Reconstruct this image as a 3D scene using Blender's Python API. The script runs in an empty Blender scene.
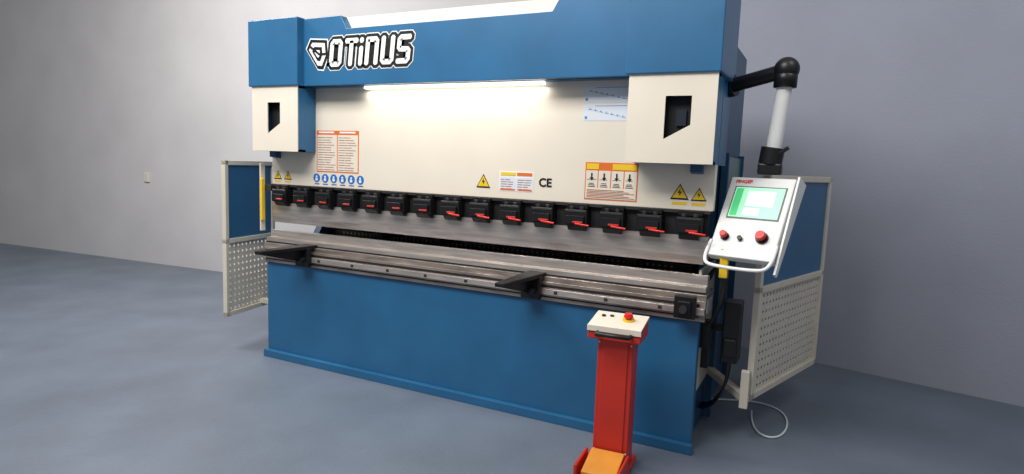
import bpy, bmesh, math, random
from mathutils import Vector, Matrix
random.seed(4)
sc=bpy.context.scene
sc.view_settings.view_transform='Standard'
sc.view_settings.look='None'

# ---------------------------------------------------------------- materials
def lin(c):
    return tuple(((v/255)/12.92 if v/255<=0.04045 else ((v/255+0.055)/1.055)**2.4) for v in c)
def mat(name,rgb,rough=0.5,metal=0.0,noise=0.0,scale=8.0,bump=0.0,bscale=60,emit=0.0,stretch=(1,1,1),rvar=0.0):
    m=bpy.data.materials.new(name); m.use_nodes=True
    nt=m.node_tree; b=nt.nodes['Principled BSDF']
    c=lin(rgb)
    b.inputs['Roughness'].default_value=rough; b.inputs['Metallic'].default_value=metal
    tc=nt.nodes.new('ShaderNodeTexCoord'); mp=nt.nodes.new('ShaderNodeMapping')
    mp.inputs['Scale'].default_value=stretch
    nt.links.new(tc.outputs['Object'],mp.inputs['Vector'])
    n=nt.nodes.new('ShaderNodeTexNoise'); n.inputs['Scale'].default_value=scale; n.inputs['Detail'].default_value=6
    nt.links.new(mp.outputs['Vector'],n.inputs['Vector'])
    r=nt.nodes.new('ShaderNodeValToRGB')
    r.color_ramp.elements[0].position=0.3; r.color_ramp.elements[1].position=0.7
    r.color_ramp.elements[0].color=tuple(max(0,v*(1-noise)) for v in c)+(1,)
    r.color_ramp.elements[1].color=tuple(min(1,v*(1+noise)) for v in c)+(1,)
    nt.links.new(n.outputs['Fac'],r.inputs['Fac'])
    nt.links.new(r.outputs['Color'],b.inputs['Base Color'])
    if rvar>0:
        n3=nt.nodes.new('ShaderNodeTexNoise'); n3.inputs['Scale'].default_value=1.3; n3.inputs['Detail'].default_value=4
        nt.links.new(mp.outputs['Vector'],n3.inputs['Vector'])
        mr=nt.nodes.new('ShaderNodeMapRange'); mr.inputs['From Min'].default_value=0.3; mr.inputs['From Max'].default_value=0.7
        mr.inputs['To Min'].default_value=rough-rvar; mr.inputs['To Max'].default_value=rough+rvar
        nt.links.new(n3.outputs['Fac'],mr.inputs['Value']); nt.links.new(mr.outputs['Result'],b.inputs['Roughness'])
    if bump>0:
        n2=nt.nodes.new('ShaderNodeTexNoise'); n2.inputs['Scale'].default_value=bscale; n2.inputs['Detail'].default_value=5
        nt.links.new(mp.outputs['Vector'],n2.inputs['Vector'])
        bp_=nt.nodes.new('ShaderNodeBump'); bp_.inputs['Strength'].default_value=bump; bp_.inputs['Distance'].default_value=0.01
        nt.links.new(n2.outputs['Fac'],bp_.inputs['Height']); nt.links.new(bp_.outputs['Normal'],b.inputs['Normal'])
    if emit>0:
        b.inputs['Emission Color'].default_value=c+(1,); b.inputs['Emission Strength'].default_value=emit
    return m
M=dict(
 blue=mat('blue_paint',(38,98,140),0.36,noise=0.10,scale=3,bump=0.06,bscale=150),
 bluedk=mat('blue_paint_frame',(30,78,114),0.45,noise=0.08,scale=3),
 cream=mat('cream_paint',(230,220,203),0.4,noise=0.03,scale=3),
 creamdk=mat('cream_frame_paint',(212,205,189),0.5,noise=0.06,scale=6),
 steel=mat('ground_steel',(198,188,180),0.33,metal=0.7,noise=0.2,scale=9,stretch=(0.6,1,6),bump=0.12,bscale=80),
 steel2=mat('worn_steel',(162,150,141),0.38,metal=0.65,noise=0.4,scale=7,stretch=(0.7,1,5),bump=0.18,bscale=60),
 steeldk=mat('dark_steel',(70,68,68),0.45,metal=0.6,noise=0.2),
 black=mat('black_plastic',(20,20,22),0.4,noise=0.1),
 blacks=mat('black_steel',(28,28,30),0.35,metal=0.3,noise=0.2),
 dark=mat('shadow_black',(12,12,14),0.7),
 navy=mat('window_navy',(18,30,46),0.4,noise=0.1),
 white=mat('white_vinyl',(236,236,232),0.45),
 red=mat('red_paint',(196,48,34),0.4,noise=0.08,scale=5),
 redb=mat('red_button',(214,34,26),0.3),
 orange=mat('orange_vinyl',(220,110,42),0.45),
 yellow=mat('yellow_vinyl',(236,196,40),0.45),
 pedal=mat('yellow_pedal',(214,140,50),0.5,noise=0.1),
 sblue=mat('sign_blue',(30,110,190),0.45),
 pale=mat('pale_print',(218,223,230),0.45),
 lblue=mat('line_blue',(90,140,200),0.45),
 grey=mat('print_grey',(120,118,116),0.5),
 brown=mat('print_brown',(150,80,50),0.5),
 hmi=mat('hmi_casing',(236,236,233),0.4,noise=0.02),
 green=mat('screen_green',(165,230,190),0.3,emit=0.55),
 green2=mat('screen_green_dark',(80,200,125),0.3,emit=0.45),
 scrw=mat('screen_white',(222,246,232),0.3,emit=0.55),
 led=mat('led_tube',(255,250,235),0.3,emit=3.0),
 glass=mat('green_guard_glass',(90,130,125),0.2,noise=0.1),
 floor=mat('slate_floor_paint',(104,113,126),0.42,noise=0.13,scale=1.6,bump=0.22,bscale=35,rvar=0.1),
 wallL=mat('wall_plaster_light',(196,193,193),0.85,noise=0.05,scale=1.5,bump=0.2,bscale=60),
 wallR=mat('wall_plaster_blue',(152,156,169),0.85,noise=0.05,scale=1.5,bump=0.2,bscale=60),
)

# ---------------------------------------------------------------- helpers
def empty(name,loc=(0,0,0),rot=None):
    e=bpy.data.objects.new(name,None); sc.collection.objects.link(e)
    e.location=loc; e.empty_display_size=0.2
    if rot is not None: e.rotation_euler=rot
    return e
def finish(name,bm,m,parent,bevel=0.0,smooth=False):
    me=bpy.data.meshes.new(name); bmesh.ops.recalc_face_normals(bm,faces=bm.faces); bm.to_mesh(me); bm.free()
    if isinstance(m,list):
        for q in m: me.materials.append(M[q])
    else: me.materials.append(M[m])
    if smooth:
        for p in me.polygons: p.use_smooth=True
    o=bpy.data.objects.new(name,me); sc.collection.objects.link(o)
    if parent: o.parent=parent
    if bevel>0:
        b=o.modifiers.new('bev','BEVEL'); b.width=bevel; b.segments=2; b.limit_method='ANGLE'
    return o
def bmbox(bm,x0,x1,y0,y1,z0,z1,mi=0):
    v=[bm.verts.new(p) for p in [(x0,y0,z0),(x1,y0,z0),(x1,y1,z0),(x0,y1,z0),(x0,y0,z1),(x1,y0,z1),(x1,y1,z1),(x0,y1,z1)]]
    for f in [(0,3,2,1),(4,5,6,7),(0,1,5,4),(1,2,6,5),(2,3,7,6),(3,0,4,7)]:
        q=bm.faces.new([v[i] for i in f]); q.material_index=mi
def box(name,x0,x1,y0,y1,z0,z1,m,parent,bevel=0.0):
    bm=bmesh.new(); bmbox(bm,x0,x1,y0,y1,z0,z1); return finish(name,bm,m,parent,bevel)
def boxes(name,lst,m,parent,bevel=0.0):
    bm=bmesh.new()
    for b in lst: bmbox(bm,*b)
    return finish(name,bm,m,parent,bevel)
def bmprism(bm,pts,axis,a,b,mi=0):
    def mk(p,t):
        return {'y':(p[0],t,p[1]),'x':(t,p[0],p[1]),'z':(p[0],p[1],t)}[axis]
    A=[bm.verts.new(mk(p,a)) for p in pts]; B=[bm.verts.new(mk(p,b)) for p in pts]
    n=len(pts)
    fs=[bm.faces.new(A),bm.faces.new(B[::-1])]
    for i in range(n): fs.append(bm.faces.new([A[i],B[i],B[(i+1)%n],A[(i+1)%n]]))
    for f in fs: f.material_index=mi
def prism(name,pts,axis,a,b,m,parent,bevel=0.0):
    bm=bmesh.new(); bmprism(bm,pts,axis,a,b); return finish(name,bm,m,parent,bevel)
def bmcyl(bm,p0,p1,r,seg=20,r2=None,mi=0):
    p0=Vector(p0);p1=Vector(p1); d=p1-p0
    q=d.to_track_quat('Z','Y').to_matrix().to_4x4()
    res=bmesh.ops.create_cone(bm,cap_ends=True,segments=seg,radius1=r,radius2=r if r2 is None else r2,depth=d.length,matrix=Matrix.Translation((p0+p1)/2)@q)
    for v in res['verts']:
        for f in v.link_faces: f.material_index=mi
def cyl(name,p0,p1,r,m,parent,seg=28,r2=None,bevel=0.0):
    bm=bmesh.new(); bmcyl(bm,p0,p1,r,seg,r2); o=finish(name,bm,m,parent,bevel)
    return o
def tube(name,pts,r,m,parent,bez=True):
    cu=bpy.data.curves.new(name,'CURVE'); cu.dimensions='3D'; cu.bevel_depth=r; cu.bevel_resolution=3
    sp=cu.splines.new('NURBS' if bez else 'POLY'); sp.points.add(len(pts)-1)
    for i,p in enumerate(pts): sp.points[i].co=(*p,1)
    if bez: sp.use_endpoint_u=True; sp.order_u=4 if len(pts)>3 else 3
    tmp=bpy.data.objects.new(name+'_c',cu); sc.collection.objects.link(tmp)
    dg=bpy.context.evaluated_depsgraph_get(); me=bpy.data.meshes.new_from_object(tmp.evaluated_get(dg))
    bpy.data.objects.remove(tmp)
    me.materials.clear(); me.materials.append(M[m])
    for p in me.polygons: p.use_smooth=True
    o=bpy.data.objects.new(name,me); sc.collection.objects.link(o); o.parent=parent
    return o
def text(name,s,x,y,z,size,m,parent,bold=0.0,align='CENTER'):
    cu=bpy.data.curves.new(name,'FONT'); cu.body=s; cu.size=size; cu.align_x=align; cu.align_y='CENTER'; cu.offset=bold; cu.extrude=0.0006
    tmp=bpy.data.objects.new(name+'_t',cu); sc.collection.objects.link(tmp)
    dg=bpy.context.evaluated_depsgraph_get(); me=bpy.data.meshes.new_from_object(tmp.evaluated_get(dg))
    bpy.data.objects.remove(tmp)
    me.materials.clear(); me.materials.append(M[m])
    me.transform(Matrix.Translation((x,y,z))@Matrix.Rotation(math.pi/2,4,'X'))
    o=bpy.data.objects.new(name,me); sc.collection.objects.link(o); o.parent=parent
    return o

# ---------------------------------------------------------------- room
def wall(name,a,b,m):
    a=Vector(a);b=Vector(b); d=(b-a).normalized(); n=Vector((-d.y,d.x))*0.15
    bm=bmesh.new(); bmprism(bm,[tuple(a),tuple(b),tuple(b+n),tuple(a+n)],'z',0,5.0); return finish(name,bm,m,None)
box('floor',-13,13,-9,4,-0.1,0,'floor',None)
corner=(2.36,2.548)
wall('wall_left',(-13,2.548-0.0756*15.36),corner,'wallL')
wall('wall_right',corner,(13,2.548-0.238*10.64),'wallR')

# ---------------------------------------------------------------- press brake
P=empty('press_brake')
L=3.15
box('base_apron',0.0,L,0.0,0.06,0.0,0.72,'blue',P,0.004)
box('base_skirting',-0.01,L+0.015,-0.035,0.0,0.0,0.055,'blue',P,0.004)
box('bed_core',0.08,L-0.08,0.06,0.22,0.05,0.84,'bluedk',P)
cf=[(0.16,0.0),(1.45,0.0),(1.45,2.30),(0.0,2.30),(0.0,1.50),(0.42,1.42),(0.50,1.30),(0.50,1.0),(0.42,0.88),(0.16,0.84)]
prism('side_frame_left',cf,'x',0.03,0.09,'bluedk',P)
prism('side_frame_right',cf,'x',L-0.10,L-0.04,'bluedk',P)
box('rear_cover',0.09,L-0.1,0.95,1.0,0.3,1.3,'dark',P)
box('frame_cross_tie',0.09,L-0.1,0.35,1.3,1.75,2.30,'creamdk',P)
box('bed_top_plate',-0.03,L+0.03,-0.005,0.24,0.835,0.865,'steel2',P,0.003)
box('bed_front_plate',0.0,L+0.03,-0.02,0.005,0.725,0.835,'steel2',P,0.002)
box('bed_tslot_rail',-0.02,L+0.03,-0.045,-0.02,0.765,0.80,'steel',P,0.003)
box('bed_slot',0.0,L,-0.022,-0.02,0.803,0.818,'dark',P)
box('bed_slot_lower',0.0,L,-0.022,-0.02,0.745,0.752,'dark',P)
prism('die_holder',[(0.02,0.865),(0.16,0.865),(0.16,0.90),(0.115,0.905),(0.115,0.955),(0.095,0.955),(0.09,0.94),(0.085,0.955),(0.06,0.955),(0.06,0.905),(0.02,0.90)],'x',-0.03,L+0.02,'steel',P,0.001)
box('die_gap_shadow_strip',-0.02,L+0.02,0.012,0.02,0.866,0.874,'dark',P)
boxes('bed_bolts',[(x-0.010,x+0.010,-0.048,-0.044,0.774,0.791) for x in [0.25+0.3*i for i in range(10)]],'steeldk',P)
box('back_gauge_beam',0.15,L-0.15,0.55,0.63,0.80,0.93,'blacks',P,0.003)
bm=bmesh.new()
for i in range(70):
    x=0.25+i*0.038
    for z in (0.85,0.885,0.915):
        bmcyl(bm,(x,0.551,z),(x,0.547,z),0.008,8)
finish('back_gauge_holes',bm,'grey',P)
for i,x in enumerate((0.75,1.25,2.2,2.65)):
    box('back_gauge_finger_%d'%i,x,x+0.06,0.33,0.6,0.93,0.99,'blacks',P,0.004)
# ram
box('ram_plate',0.0,3.17,0.05,0.11,1.30,2.02,'cream',P,0.003)
box('ram_clamp_backing',0.02,3.15,0.055,0.10,1.12,1.30,'dark',P)
prism('punch_bar',[(0.045,1.165),(0.075,1.165),(0.085,1.06),(0.07,1.015),(0.066,1.015),(0.045,1.06)],'x',0.0,3.16,'steel',P)
box('ram_joint_strip',0.0,3.16,0.03,0.05,1.285,1.30,'steeldk',P)
# clamps
bm=bmesh.new()
bmbox(bm,-0.068,0.068,-0.045,0.05,-0.045,0.045)
bmbox(bm,-0.055,0.055,-0.06,-0.045,-0.035,0.01)
bmbox(bm,-0.062,0.062,-0.02,0.05,0.05,0.075)
bmprism(bm,[(-0.045,-0.045),(0.05,-0.045),(0.05,-0.085),(-0.02,-0.075)],'x',-0.05,0.05)
bmcyl(bm,(-0.03,-0.02,0.045),(-0.03,-0.02,0.062),0.014,12,mi=1)
bmcyl(bm,(0.03,-0.02,0.045),(0.03,-0.02,0.062),0.014,12,mi=1)
bmbox(bm,-0.062,0.062,-0.048,-0.045,0.030,0.042,1)
bmbox(bm,-0.01,0.05,-0.064,-0.06,-0.030,-0.020,2)
me=bpy.data.meshes.new('tool_clamp'); bmesh.ops.recalc_face_normals(bm,faces=bm.faces); bm.to_mesh(me); bm.free()
for q in ('blacks','steeldk','red'): me.materials.append(M[q])
for i in range(15):
    o=bpy.data.objects.new('tool_clamp_%d'%(i+1),me); sc.collection.objects.link(o); o.parent=P
    o.location=(0.134+i*0.2093,0.03,1.222); bv=o.modifiers.new('b','BEVEL'); bv.width=0.003; bv.segments=1
    if i>6:
        x=0.134+i*0.2093
        tube('clamp_lever_%d'%i,[(x+0.01,-0.04,1.19),(x+0.05,-0.055,1.187),(x+0.095,-0.05,1.183)],0.0055,'redb',P)
# header with notch
hdr=[(0.40,1.985),(2.77,1.985),(2.77,2.43),(2.32,2.43),(2.27,2.345),(0.82,2.345),(0.77,2.43),(0.40,2.43)]
prism('header_beam',hdr,'y',-0.08,-0.02,'blue',P,0.004)
box('header_soffit',0.40,2.77,-0.05,0.36,1.985,2.0,'blue',P)
box('header_top_panel',0.42,2.75,-0.018,0.02,2.0,2.43,'cream',P)
box('header_top_cover',0.05,3.02,0.02,1.30,2.30,2.40,'bluedk',P)
def hous(tag,x0,x1,hx0,hx1):
    box('housing_upper_'+tag,x0-0.02,x1+0.012,-0.14,0.36,1.985,2.435,'blue',P,0.006)
    fx0,fx1=x0,x1; z0,z1=1.54,1.985
    box('housing_body_'+tag,x0,x1,-0.05,0.045,z0,z1,'blue',P,0.003)
    boxes('housing_cheeks_'+tag,[(x0,x0+0.015,-0.118,-0.05,z0,z1),(x1-0.015,x1,-0.118,-0.05,z0,z1),(x0,x1,-0.118,-0.05,z0,z0+0.015),(x0,x1,-0.118,-0.05,z1-0.015,z1)],'blue',P)
    wx0,wx1=hx0,hx1; wz0,wz1=1.66,1.875
    ch=0.045
    bm=bmesh.new()
    y0,y1=-0.125,-0.118
    bmbox(bm,fx0,wx0,y0,y1,z0,z1); bmbox(bm,wx1,fx1,y0,y1,z0,z1)
    bmbox(bm,wx0,wx1,y0,y1,z0,wz0); bmbox(bm,wx0,wx1,y0,y1,wz1,z1)
    bmprism(bm,[(wx0,wz0),(wx1,wz0),(wx1,wz0+ch*1.6)],'y',y0,y1)
    finish('housing_face_'+tag,bm,'cream',P)
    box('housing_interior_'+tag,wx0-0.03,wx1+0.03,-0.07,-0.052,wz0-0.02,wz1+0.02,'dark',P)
    box('housing_gauge_'+tag,wx0+0.05,wx0+0.10,-0.085,-0.071,wz0+0.07,wz0+0.15,'navy',P)
hous('left',0.0,0.433,0.15,0.27)
hous('right',2.737,3.18,2.93,3.06)
box('housing_side_left',-0.005,0.42,0.045,0.36,1.60,1.985,'blue',P)
box('housing_side_right',3.11,3.172,0.11,0.36,1.54,1.985,'blue',P)
box('work_light_tube',0.9,2.2,0.0,0.03,1.968,1.983,'led',P,0.003)
box('light_curtain_left',-0.04,-0.02,-0.03,0.0,1.03,1.34,'yellow',P,0.003)
box('light_curtain_post_left',-0.055,-0.04,-0.02,0.02,0.95,1.45,'creamdk',P,0.003)
box('light_curtain_right',3.235,3.275,-0.03,0.01,0.97,1.12,'yellow',P,0.003)
box('light_curtain_bracket_left',-0.04,0.04,0.0,0.12,1.25,1.29,'steeldk',P)
box('light_curtain_bracket_right',3.15,3.25,0.0,0.04,1.02,1.04,'steeldk',P)
def arm(tag,x):
    prism('support_arm_'+tag,[(x-0.028,-0.46),(x+0.028,-0.46),(x+0.06,-0.05),(x+0.06,0.02),(x-0.05,0.02),(x-0.05,-0.05)],'z',0.862,0.885,'blacks',P,0.004)
    prism('support_web_'+tag,[(-0.45,0.862),(-0.05,0.862),(-0.05,0.755),(-0.14,0.785)],'x',x-0.008,x+0.012,'blacks',P)
    boxes('support_carriage_'+tag,[(x-0.055,x+0.065,-0.085,-0.045,0.735,0.87)],'blacks',P,0.006)
    cyl('support_knob_'+tag,(x+0.03,-0.085,0.79),(x+0.03,-0.12,0.79),0.018,'black',P)
arm('left',0.42); arm('right',2.20)
boxes('support_carriage_end',[(3.03,3.14,-0.085,-0.045,0.745,0.865),(3.05,3.12,-0.10,-0.08,0.765,0.84)],'blacks',P,0.006)
cyl('end_knob',(3.085,-0.1,0.80),(3.085,-0.125,0.80),0.02,'steeldk',P)

# logo
SH=0.10
def ribbon(bm,pts,w,y0,y1,ox,oz,s):
    h=w/2
    def tr(p): return (ox+(p[0]+SH*p[1])*s,oz+p[1]*s)
    for k,p in enumerate(pts):
        c=0.42*h
        sq=[(h,c),(c,h),(-c,h),(-h,c),(-h,-c),(-c,-h),(c,-h),(h,-c)]
        bmprism(bm,[tr((p[0]+a,p[1]+b)) for a,b in sq],'y',y0+0.00004*(k%2+1),y1)
    for a,b in zip(pts[:-1],pts[1:]):
        a=Vector(a);b=Vector(b); d=(b-a)
        d.normalize(); n=Vector((-d.y,d.x))*h
        bmprism(bm,[tr(q) for q in (a-n,b-n,b+n,a+n)],'y',y0,y1)
G={'O':[[(0,0.12),(0.0,1.18),(0.12,1.3),(0.54,1.3),(0.66,1.18),(0.66,0.12),(0.54,0),(0.12,0),(0,0.12)]],
   'T':[[(0,1.3),(0.7,1.3)],[(0.35,1.3),(0.35,0)]],
   'i':[[(0,0),(0,0.82)],[(0,1.28),(0,1.3)]],
   'N':[[(0,0),(0,1.3),(0.54,1.3),(0.66,1.18),(0.66,0)]],
   'U':[[(0,1.3),(0,0.12),(0.12,0),(0.54,0),(0.66,0.12),(0.66,1.3)]],
   'S':[[(0.66,1.3),(0.12,1.3),(0,1.18),(0,0.75),(0.08,0.67),(0.58,0.63),(0.66,0.55),(0.66,0.12),(0.54,0),(0,0)]]}
def logo(layer,w,y0,y1,m):
    bm=bmesh.new(); s=0.111; ox=0.69; oz=2.120
    for ch,adv in [('O',1.12),('T',1.10),('i',0.46),('N',1.12),('U',1.12),('S',0.7)]:
        for st in G[ch]: ribbon(bm,st,w,y0,y1,ox,oz,s)
        ox+=adv*s
    return finish(layer,bm,m,P)
logo('logo_border',0.74,-0.0812,-0.0800,'white')
logo('logo_outline',0.64,-0.0826,-0.0812,'black')
logo('logo_letters',0.29,-0.0840,-0.0826,'white')
def emb(name,k,y0,y1,m):
    c=(0.575,2.195); pts=[(-0.095,0.03),(-0.06,0.09),(0.075,0.08),(0.085,-0.02),(0.045,-0.10),(0.0,-0.095)]
    prism(name,[(c[0]+a*k,c[1]+b*k) for a,b in pts],'y',y0,y1,m,P)
emb('emblem_border',1.15,-0.0813,-0.0801,'white'); emb('emblem_outer',1.05,-0.0827,-0.0813,'black'); emb('emblem_white',0.82,-0.0841,-0.0827,'white'); emb('emblem_mid',0.5,-0.0853,-0.0841,'black'); emb('emblem_core',0.26,-0.0864,-0.0853,'white')
bm=bmesh.new()
ribbon(bm,[(-0.06,0.05),(0.02,0.0),(0.07,0.0)],0.014,-0.0874,-0.0864,0.57,2.19,1.0)
finish('emblem_bar',bm,'black',P)

# stickers on ram (plane y=.05)
Y=0.05
def sign(name,x0,x1,z0,z1,border,fill,rows=5,cols=2,hdr_=None,bw=0.008,lh=0.004,ink='grey'):
    box(name+'_back',x0,x1,Y-0.0012,Y,z0,z1,border,P)
    w=(x1-x0-bw*(cols+1))/cols
    top=z1-bw-(hdr_ if hdr_ else 0)
    boxes(name+'_fields',[(x0+bw+i*(w+bw),x0+bw+i*(w+bw)+w,Y-0.0020,Y-0.0012,z0+bw,top) for i in range(cols)],fill,P)
    ls=[]
    for i in range(cols):
        a=x0+bw+i*(w+bw)+0.007; b=a+w-0.014
        for r in range(rows):
            z=z0+bw+0.008+(top-z0-bw-0.012)*r/rows
            e=b-random.random()*(b-a)*0.35
            c=a+(e-a)*(0.3+0.3*random.random())
            ls.append((a,c,Y-0.0026,Y-0.0020,z,z+lh)); ls.append((c+0.005,e,Y-0.0026,Y-0.0020,z,z+lh))
    boxes(name+'_text',ls,ink,P)
def tri(name,x,z,s):
    prism(name+'_edge',[(x-s*0.58,z-s*0.5),(x+s*0.58,z-s*0.5),(x,z+s*0.5)],'y',Y-0.0015,Y,'black',P)
    k=0.8; prism(name,[(x-s*0.58*k,z-s*0.46*k-0.002),(x+s*0.58*k,z-s*0.46*k-0.002),(x,z+s*0.5*k-0.002)],'y',Y-0.0023,Y-0.0015,'yellow',P)
    bm=bmesh.new(); bmprism(bm,[(x+s*0.05,z+s*0.22),(x-s*0.12,z-s*0.08),(x,z-s*0.08),(x-s*0.04,z-s*0.32),(x+s*0.13,z),(x+s*0.01,z)],'y',Y-0.003,Y-0.0023); finish(name+'_mark',bm,'black',P)
sign('safety_sign',0.44,0.82,1.405,1.695,'orange','cream',14,2,0.022,0.008,ink='brown')
boxes('safety_sign_title',[(0.46,0.60,Y-0.0022,Y-0.0012,1.677,1.688),(0.65,0.79,Y-0.0022,Y-0.0012,1.677,1.688)],'white',P)
bm=bmesh.new()
for i in range(6):
    bmcyl(bm,(0.44+i*0.079,Y,1.362),(0.44+i*0.079,Y-0.002,1.362),0.031,24)
finish('icon_row',bm,'sblue',P)
bm=bmesh.new()
for i in range(6):
    x=0.44+i*0.079
    bmcyl(bm,(x,Y-0.002,1.372),(x,Y-0.003,1.372),0.008,12); bmbox(bm,x-0.010,x+0.010,Y-0.003,Y-0.002,1.343,1.362)
finish('icon_row_figures',bm,'white',P)
boxes('icon_row_caption',[(0.42+i*0.079,0.465+i*0.079,Y-0.001,Y,1.316,1.324) for i in range(6)],'sblue',P)
tri('warning_triangle_a',0.06,1.37,0.065); tri('warning_triangle_b',0.16,1.37,0.065)
boxes('warning_caption_left',[(0.03,0.09,Y-0.001,Y,1.318,1.328),(0.13,0.19,Y-0.001,Y,1.318,1.328)],'yellow',P)
tri('warning_triangle_c',1.80,1.40,0.085)
sign('rating_label',1.91,2.14,1.345,1.465,'white','pale',5,2,0.03,0.005,ink='brown')
boxes('rating_label_yellow',[(1.92,2.02,Y-0.003,Y-0.0012,1.440,1.459)],'yellow',P)
boxes('rating_label_red',[(2.03,2.13,Y-0.003,Y-0.0012,1.440,1.459),(1.92,2.02,Y-0.003,Y-0.002,1.351,1.36),(2.04,2.13,Y-0.003,Y-0.002,1.351,1.36)],'orange',P)
text('ce_mark','CE',2.215,Y-0.002,1.405,0.068,'black',P,0.002)
sign('instruction_plate',2.46,2.765,1.325,1.535,'orange','cream',3,4,0.04,0.006)
bm=bmesh.new()
for i in range(4):
    x=2.500+i*0.073
    bmprism(bm,[(x-0.004,1.475),(x-0.004,1.45),(x-0.012,1.45),(x,1.432),(x+0.012,1.45),(x+0.004,1.45),(x+0.004,1.475)],'y',Y-0.0045,Y-0.002)
    for k in range(3): bmbox(bm,x-0.022+0.003*k,x+0.022-0.004*k,Y-0.0038,Y-0.002,1.398+k*0.009,1.401+k*0.009)
finish('instruction_arrows',bm,'black',P)
boxes('instruction_plate_foot',[(2.467,2.758,Y-0.0032,Y-0.002,1.333,1.392)],'cream',P)
boxes('instruction_plate_lines',[(2.475,2.75-0.03*(k%3),Y-0.0038,Y-0.0032,1.338+k*0.008,1.342+k*0.008) for k in range(6)],'brown',P)
boxes('instruction_plate_head',[(2.468,2.54,Y-0.003,Y-0.0012,1.496,1.528),(2.62,2.757,Y-0.003,Y-0.0012,1.496,1.528)],'yellow',P)
tri('warning_triangle_d',2.995,1.395,0.085); tri('warning_triangle_e',3.095,1.385,0.07)
boxes('warning_caption_right',[(2.955,3.035,Y-0.001,Y,1.325,1.34),(3.06,3.13,Y-0.001,Y,1.325,1.34)],'yellow',P)
boxes('drawing_labels',[(2.43,2.70,Y-0.0015,Y,1.865,1.955),(2.43,2.70,Y-0.0015,Y,1.765,1.855)],'pale',P)
bm=bmesh.new()
for z in (1.865,1.765):
    for k in range(7):
        x=2.46+k*0.032
        bmprism(bm,[(x,z+0.065-k*0.007),(x+0.024,z+0.062-k*0.007),(x+0.024,z+0.059-k*0.007),(x,z+0.062-k*0.007)],'y',Y-0.0025,Y-0.0015)
        bmbox(bm,x+0.008,x+0.011,Y-0.0025,Y-0.0015,z+0.060-k*0.007,z+0.072-k*0.007)
    bmbox(bm,2.44,2.455,Y-0.0025,Y-0.0015,z+0.01,z+0.025)
    bmbox(bm,2.50,2.68,Y-0.0025,Y-0.0015,z+0.08,z+0.083)
finish('drawing_labels_print',bm,'lblue',P)

# right side electrics on frame
box('side_cover_plate',3.115,3.13,0.10,0.60,0.28,0.98,'creamdk',P,0.003)
boxes('side_valve_block',[(3.13,3.19,0.12,0.20,0.55,0.70),(3.13,3.17,0.25,0.32,0.4,0.6)],'black',P,0.006)
boxes('side_drive_box',[(3.24,3.33,0.22,0.36,0.46,0.80),(3.13,3.25,0.27,0.31,0.62,0.66),(3.25,3.32,0.20,0.22,0.5,0.6)],'black',P,0.008)
box('side_terminal_box',3.13,3.17,0.12,0.26,0.74,0.86,'hmi',P,0.004)
for k in range(5):
    y=0.1+0.03*k
    tube('side_hose_%d'%k,[(3.18,y,0.68),(3.26,y-0.02,0.82),(3.24,y+0.03,0.98),(3.18,y+0.05,1.02),(3.14,y+0.1,0.9)],0.008,'black',P)
for k in range(3):
    y=0.24+0.04*k
    tube('lower_hose_%d'%k,[(3.28,y,0.47),(3.30,y-0.05,0.3),(3.2,y+0.05,0.14),(3.12,y+0.15,0.12)],0.008,'black',P)
box('rear_side_glass',3.13,3.145,0.60,1.30,0.95,1.60,'glass',P)
boxes('rear_side_posts',[(3.12,3.16,0.57,0.61,0.0,1.62),(3.12,3.16,1.27,1.31,0.0,1.62)],'bluedk',P)

# ---------------------------------------------------------------- guards
def guard(name,p0,p1,z0,z1,zm):
    g=empty(name)
    p0=Vector((*p0,0));p1=Vector((*p1,0)); d=(p1-p0); ln=d.length; ang=math.atan2(d.y,d.x)
    g.location=p0; g.rotation_euler=(0,0,ang)
    t=0.018
    boxes('frame',[(0,2*t,-t,t,z0,z1),(ln-2*t,ln,-t,t,z0,z1),(0,ln,-t,t,z1-2*t,z1),(0,ln,-t,t,z0,z0+2*t),(0,ln,-t,t,zm-t,zm+t)],'creamdk',g,0.003)
    box('solid_panel',2*t,ln-2*t,-0.004,0.004,zm+t,z1-2*t,'blue',g)
    X0,X1,Z0,Z1=2*t,ln-2*t,z0+2*t,zm-t
    bm=bmesh.new(); pitch=0.045; nx=int((X1-X0)/pitch); nz=int((Z1-Z0)/pitch)
    dx=(X1-X0)/nx; dz=(Z1-Z0)/nz; r=0.0105
    for i in range(nx):
        for j in range(nz):
            cx=X0+(i+.5)*dx; cz=Z0+(j+.5)*dz
            O=[];I=[]
            for k in range(8):
                a=k*math.pi/4
                c,s=math.cos(a),math.sin(a); m_=max(abs(c),abs(s))
                O.append(bm.verts.new((cx+c/m_*dx/2,0,cz+s/m_*dz/2))); I.append(bm.verts.new((cx+c*r,0,cz+s*r)))
            for k in range(8):
                bm.faces.new([O[k],O[(k+1)%8],I[(k+1)%8],I[k]])
    bmesh.ops.remove_doubles(bm,verts=bm.verts,dist=0.0005)
    o=finish('perforated_sheet',bm,'creamdk',g)
    so=o.modifiers.new('s','SOLIDIFY'); so.thickness=0.003; so.offset=0
    return g
guard('safety_guard',(-0.40,-0.055),(-0.515,0.53),0.25,1.46,0.84)
guard('safety_guard',(3.395,0.30),(3.70,1.28),0.25,1.50,0.87)
def beam(name,p0,p1,t,m,parent):
    p0=Vector(p0);p1=Vector(p1); d=p1-p0
    bm=bmesh.new(); bmbox(bm,-t,t,-t,t,0,d.length)
    bm.transform(Matrix.Translation(p0)@d.to_track_quat('Z','Y').to_matrix().to_4x4()); return finish(name,bm,m,parent,0.003)
beam('guard_bracket_right',(3.12,0.60,0.30),(3.385,0.27,0.26),0.022,'creamdk',P)
beam('guard_post_right',(3.375,0.27,0.21),(3.375,0.27,0.42),0.022,'creamdk',P)
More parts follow.
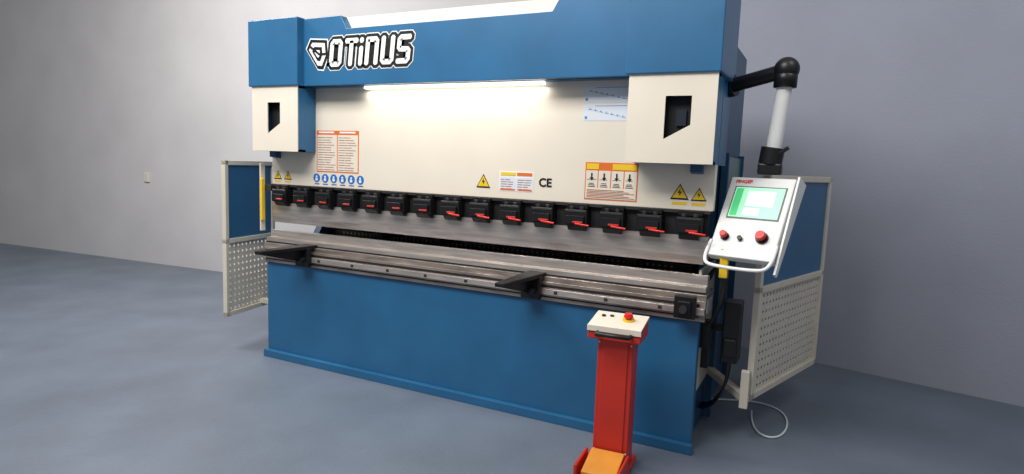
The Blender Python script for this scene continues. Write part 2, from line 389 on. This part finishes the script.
beam('guard_bracket_left',(0.05,0.40,0.30),(-0.47,0.36,0.30),0.02,'creamdk',P)

# ---------------------------------------------------------------- control pendant
C=empty('control_pendant')
cyl('boom',(3.17,0.30,1.97),(3.455,0.2,2.03),0.038,'blacks',C)
bm=bmesh.new(); bmesh.ops.create_uvsphere(bm,u_segments=28,v_segments=16,radius=0.062,matrix=Matrix.Translation((3.458,0.2,2.035))); bmcyl(bm,(3.458,0.2,2.03),(3.456,0.2,1.945),0.056,28)
finish('elbow',bm,'black',C,smooth=True)
cyl('boom_flange',(3.165,0.302,1.969),(3.20,0.29,1.976),0.06,'blacks',C)
cyl('drop_tube',(3.456,0.2,1.96),(3.425,0.2,1.62),0.037,'hmi',C)
cyl('lower_joint',(3.425,0.2,1.64),(3.415,0.2,1.555),0.058,'black',C)
boxes('joint_arm',[(3.36,3.475,0.15,0.25,1.50,1.56)],'black',C,0.01)
cyl('joint_lever',(3.44,0.17,1.60),(3.50,0.15,1.64),0.010,'black',C)
H=empty('panel_head'); H.parent=C
a=math.radians(15);p=math.radians(32)
H.matrix_local=Matrix.Translation((3.36,0.05,1.285))@Matrix.Rotation(-a,4,'Z')@Matrix.Rotation(-p,4,'X')
w,h=0.165,0.235
prism('casing',[(0,-h),(0,h),(0.06,h),(0.13,h*0.6),(0.13,-h*0.5),(0.05,-h)],'x',-w,w,'hmi',H,0.006)
box('bezel',-0.128,0.138,-0.003,0.0,-0.015,0.178,'grey',H,0.001)
box('screen',-0.12,0.13,-0.005,-0.003,-0.007,0.17,'green',H)
boxes('screen_windows',[(-0.05,0.09,-0.0056,-0.005,0.06,0.15),(-0.05,0.03,-0.0056,-0.005,0.005,0.05)],'scrw',H)
boxes('screen_menu',[(-0.115,-0.078,-0.0056,-0.005,0.0,0.163)],'green2',H)
text('maker_label','FINGER',-0.09,-0.001,0.206,0.027,'redb',H,0.001)
def mush(tag,x,z,r,col):
    cyl(tag+'_ring',(x,0,z),(x,-0.008,z),r*1.15,'black',H); cyl(tag,(x,-0.008,z),(x,-0.03,z),r*0.6,col,H); cyl(tag+'_cap',(x,-0.03,z),(x,-0.045,z),r,col,H,r2=r*0.8)
mush('emergency_stop',0.085,-0.115,0.027,'redb'); mush('red_button',-0.10,-0.125,0.019,'redb'); 
cyl('black_knob',(-0.02,0,-0.13),(-0.02,-0.02,-0.13),0.012,'black',H)
tube('handle',[(-w,0.0,-0.15),(-w-0.01,-0.02,-0.285),(-w+0.03,-0.02,-0.305),(w-0.03,-0.02,-0.305),(w+0.01,-0.02,-0.285),(w,0.0,-0.15)],0.009,'hmi',H)
prism('side_wing',[(-0.02,h),(0.09,h+0.02),(0.05,-0.29),(0.02,-0.29)],'x',w+0.012,w+0.022,'hmi',H)

# ---------------------------------------------------------------- foot pedal station
F=empty('foot_pedal_station',(2.83,-0.36,0),(0,0,math.radians(4)))
boxes('column',[(-0.09,0.085,-0.06,0.07,0.02,0.70)],'red',F,0.004)
boxes('column_front',[(-0.066,0.062,-0.067,-0.06,0.04,0.67)],'red',F,0.003)
prism('console',[(-0.10,0.675),(0.10,0.675),(0.10,0.765),(-0.10,0.735)],'x',-0.135,0.125,'red',F,0.006)
prism('console_top',[(-0.103,0.7355),(0.10,0.764),(0.10,0.772),(-0.103,0.7435)],'x',-0.137,0.127,'cream',F,0.002)
prism('console_front_plate',[(-0.106,0.715),(-0.10,0.715),(-0.10,0.743),(-0.106,0.743)],'x',-0.137,0.127,'cream',F,0.001)
tube('console_handle',[(-0.085,-0.10,0.71),(-0.08,-0.14,0.71),(0.075,-0.14,0.71),(0.08,-0.10,0.71)],0.011,'black',F,False)
cyl('stop_ring',(0.04,0.01,0.758),(0.04,0.008,0.768),0.030,'yellow',F); cyl('stop_stem',(0.04,0.008,0.768),(0.04,0.006,0.78),0.014,'redb',F); cyl('stop_cap',(0.04,0.006,0.78),(0.04,0.004,0.796),0.024,'redb',F,r2=0.018)
for i,(x,y) in enumerate([(-0.09,0.03),(-0.05,0.04)]):
    cyl('console_button_%d'%i,(x,y,0.755),(x,y,0.770),0.010,'black',F)
boxes('column_screws',[(-0.085,-0.079,-0.063,-0.06,z,z+0.006) for z in (0.1,0.65)]+[(0.074,0.080,-0.063,-0.06,z,z+0.006) for z in (0.1,0.65)],'white',F)
boxes('foot_base',[(-0.135,0.10,-0.30,0.12,0.0,0.03)],'red',F,0.005)
boxes('pedal_housing',[(-0.125,-0.11,-0.27,-0.06,0.03,0.10),(0.085,0.098,-0.27,-0.06,0.03,0.10)],'red',F,0.004)
prism('pedal',[(-0.27,0.06),(-0.08,0.10),(-0.08,0.115),(-0.27,0.075)],'x',-0.088,0.078,'pedal',F,0.004)

# ---------------------------------------------------------------- small things
tube('power_cable',[(3.08,0.85,0.008),(3.25,0.95,0.008),(3.42,1.02,0.008),(3.60,0.88,0.008),(3.60,0.48,0.008),(3.48,0.38,0.008),(3.40,0.55,0.008),(3.38,0.8,0.008)],0.006,'pale',None)
S=empty('wall_socket'); 
wx=-4.5; wy=2.548-0.0756*(2.36-wx)
boxes('plate',[(wx-0.05,wx+0.05,wy-0.02,wy+0.002,1.10,1.22)],'creamdk',S,0.004)

# ---------------------------------------------------------------- camera
right=Vector((.8923,.4501,.0366)).normalized(); fwd=Vector((-.4437,.8891,-.1135)); fwd=(fwd-right*fwd.dot(right)).normalized()
up=right.cross(fwd)
cd=bpy.data.cameras.new('camera'); cd.sensor_width=36; cd.lens=22.0; cd.clip_start=0.05
cam=bpy.data.objects.new('camera',cd); sc.collection.objects.link(cam)
cam.matrix_world=Matrix(((right.x,up.x,-fwd.x,3.694),(right.y,up.y,-fwd.y,-3.323),(right.z,up.z,-fwd.z,1.5),(0,0,0,1)))
sc.camera=cam

# ---------------------------------------------------------------- lights
w_=bpy.data.worlds.new('world'); sc.world=w_; w_.use_nodes=True
bg=w_.node_tree.nodes['Background']; bg.inputs[0].default_value=(0.92,0.95,1.0,1); bg.inputs[1].default_value=0.32
def area(name,loc,target,sx,sy,power,col=(1,1,1)):
    l=bpy.data.lights.new(name,'AREA'); l.shape='RECTANGLE'; l.size=sx; l.size_y=sy; l.energy=power; l.color=col
    o=bpy.data.objects.new(name,l); sc.collection.objects.link(o); o.location=loc
    o.rotation_euler=(Vector(target)-Vector(loc)).to_track_quat('-Z','Y').to_euler(); return o
area('ceiling_light_front',(1.2,-2.4,4.2),(1.2,0.2,0.6),3.5,1.2,195,(1,0.98,0.95))
area('ceiling_light_left',(-2.0,-0.6,4.2),(-2.0,1.2,0.7),1.8,1.0,145,(1,0.98,0.96))
area('wall_fill_right',(5.0,-0.8,4.2),(4.8,1.6,0.6),1.4,1.0,26,(1,0.99,0.98))  # added fill light to brighten the right wall, no real ceiling fixture
area('work_light',(1.55,0.01,1.958),(1.55,0.035,1.0),1.3,0.03,2.6,(1,0.96,0.88))
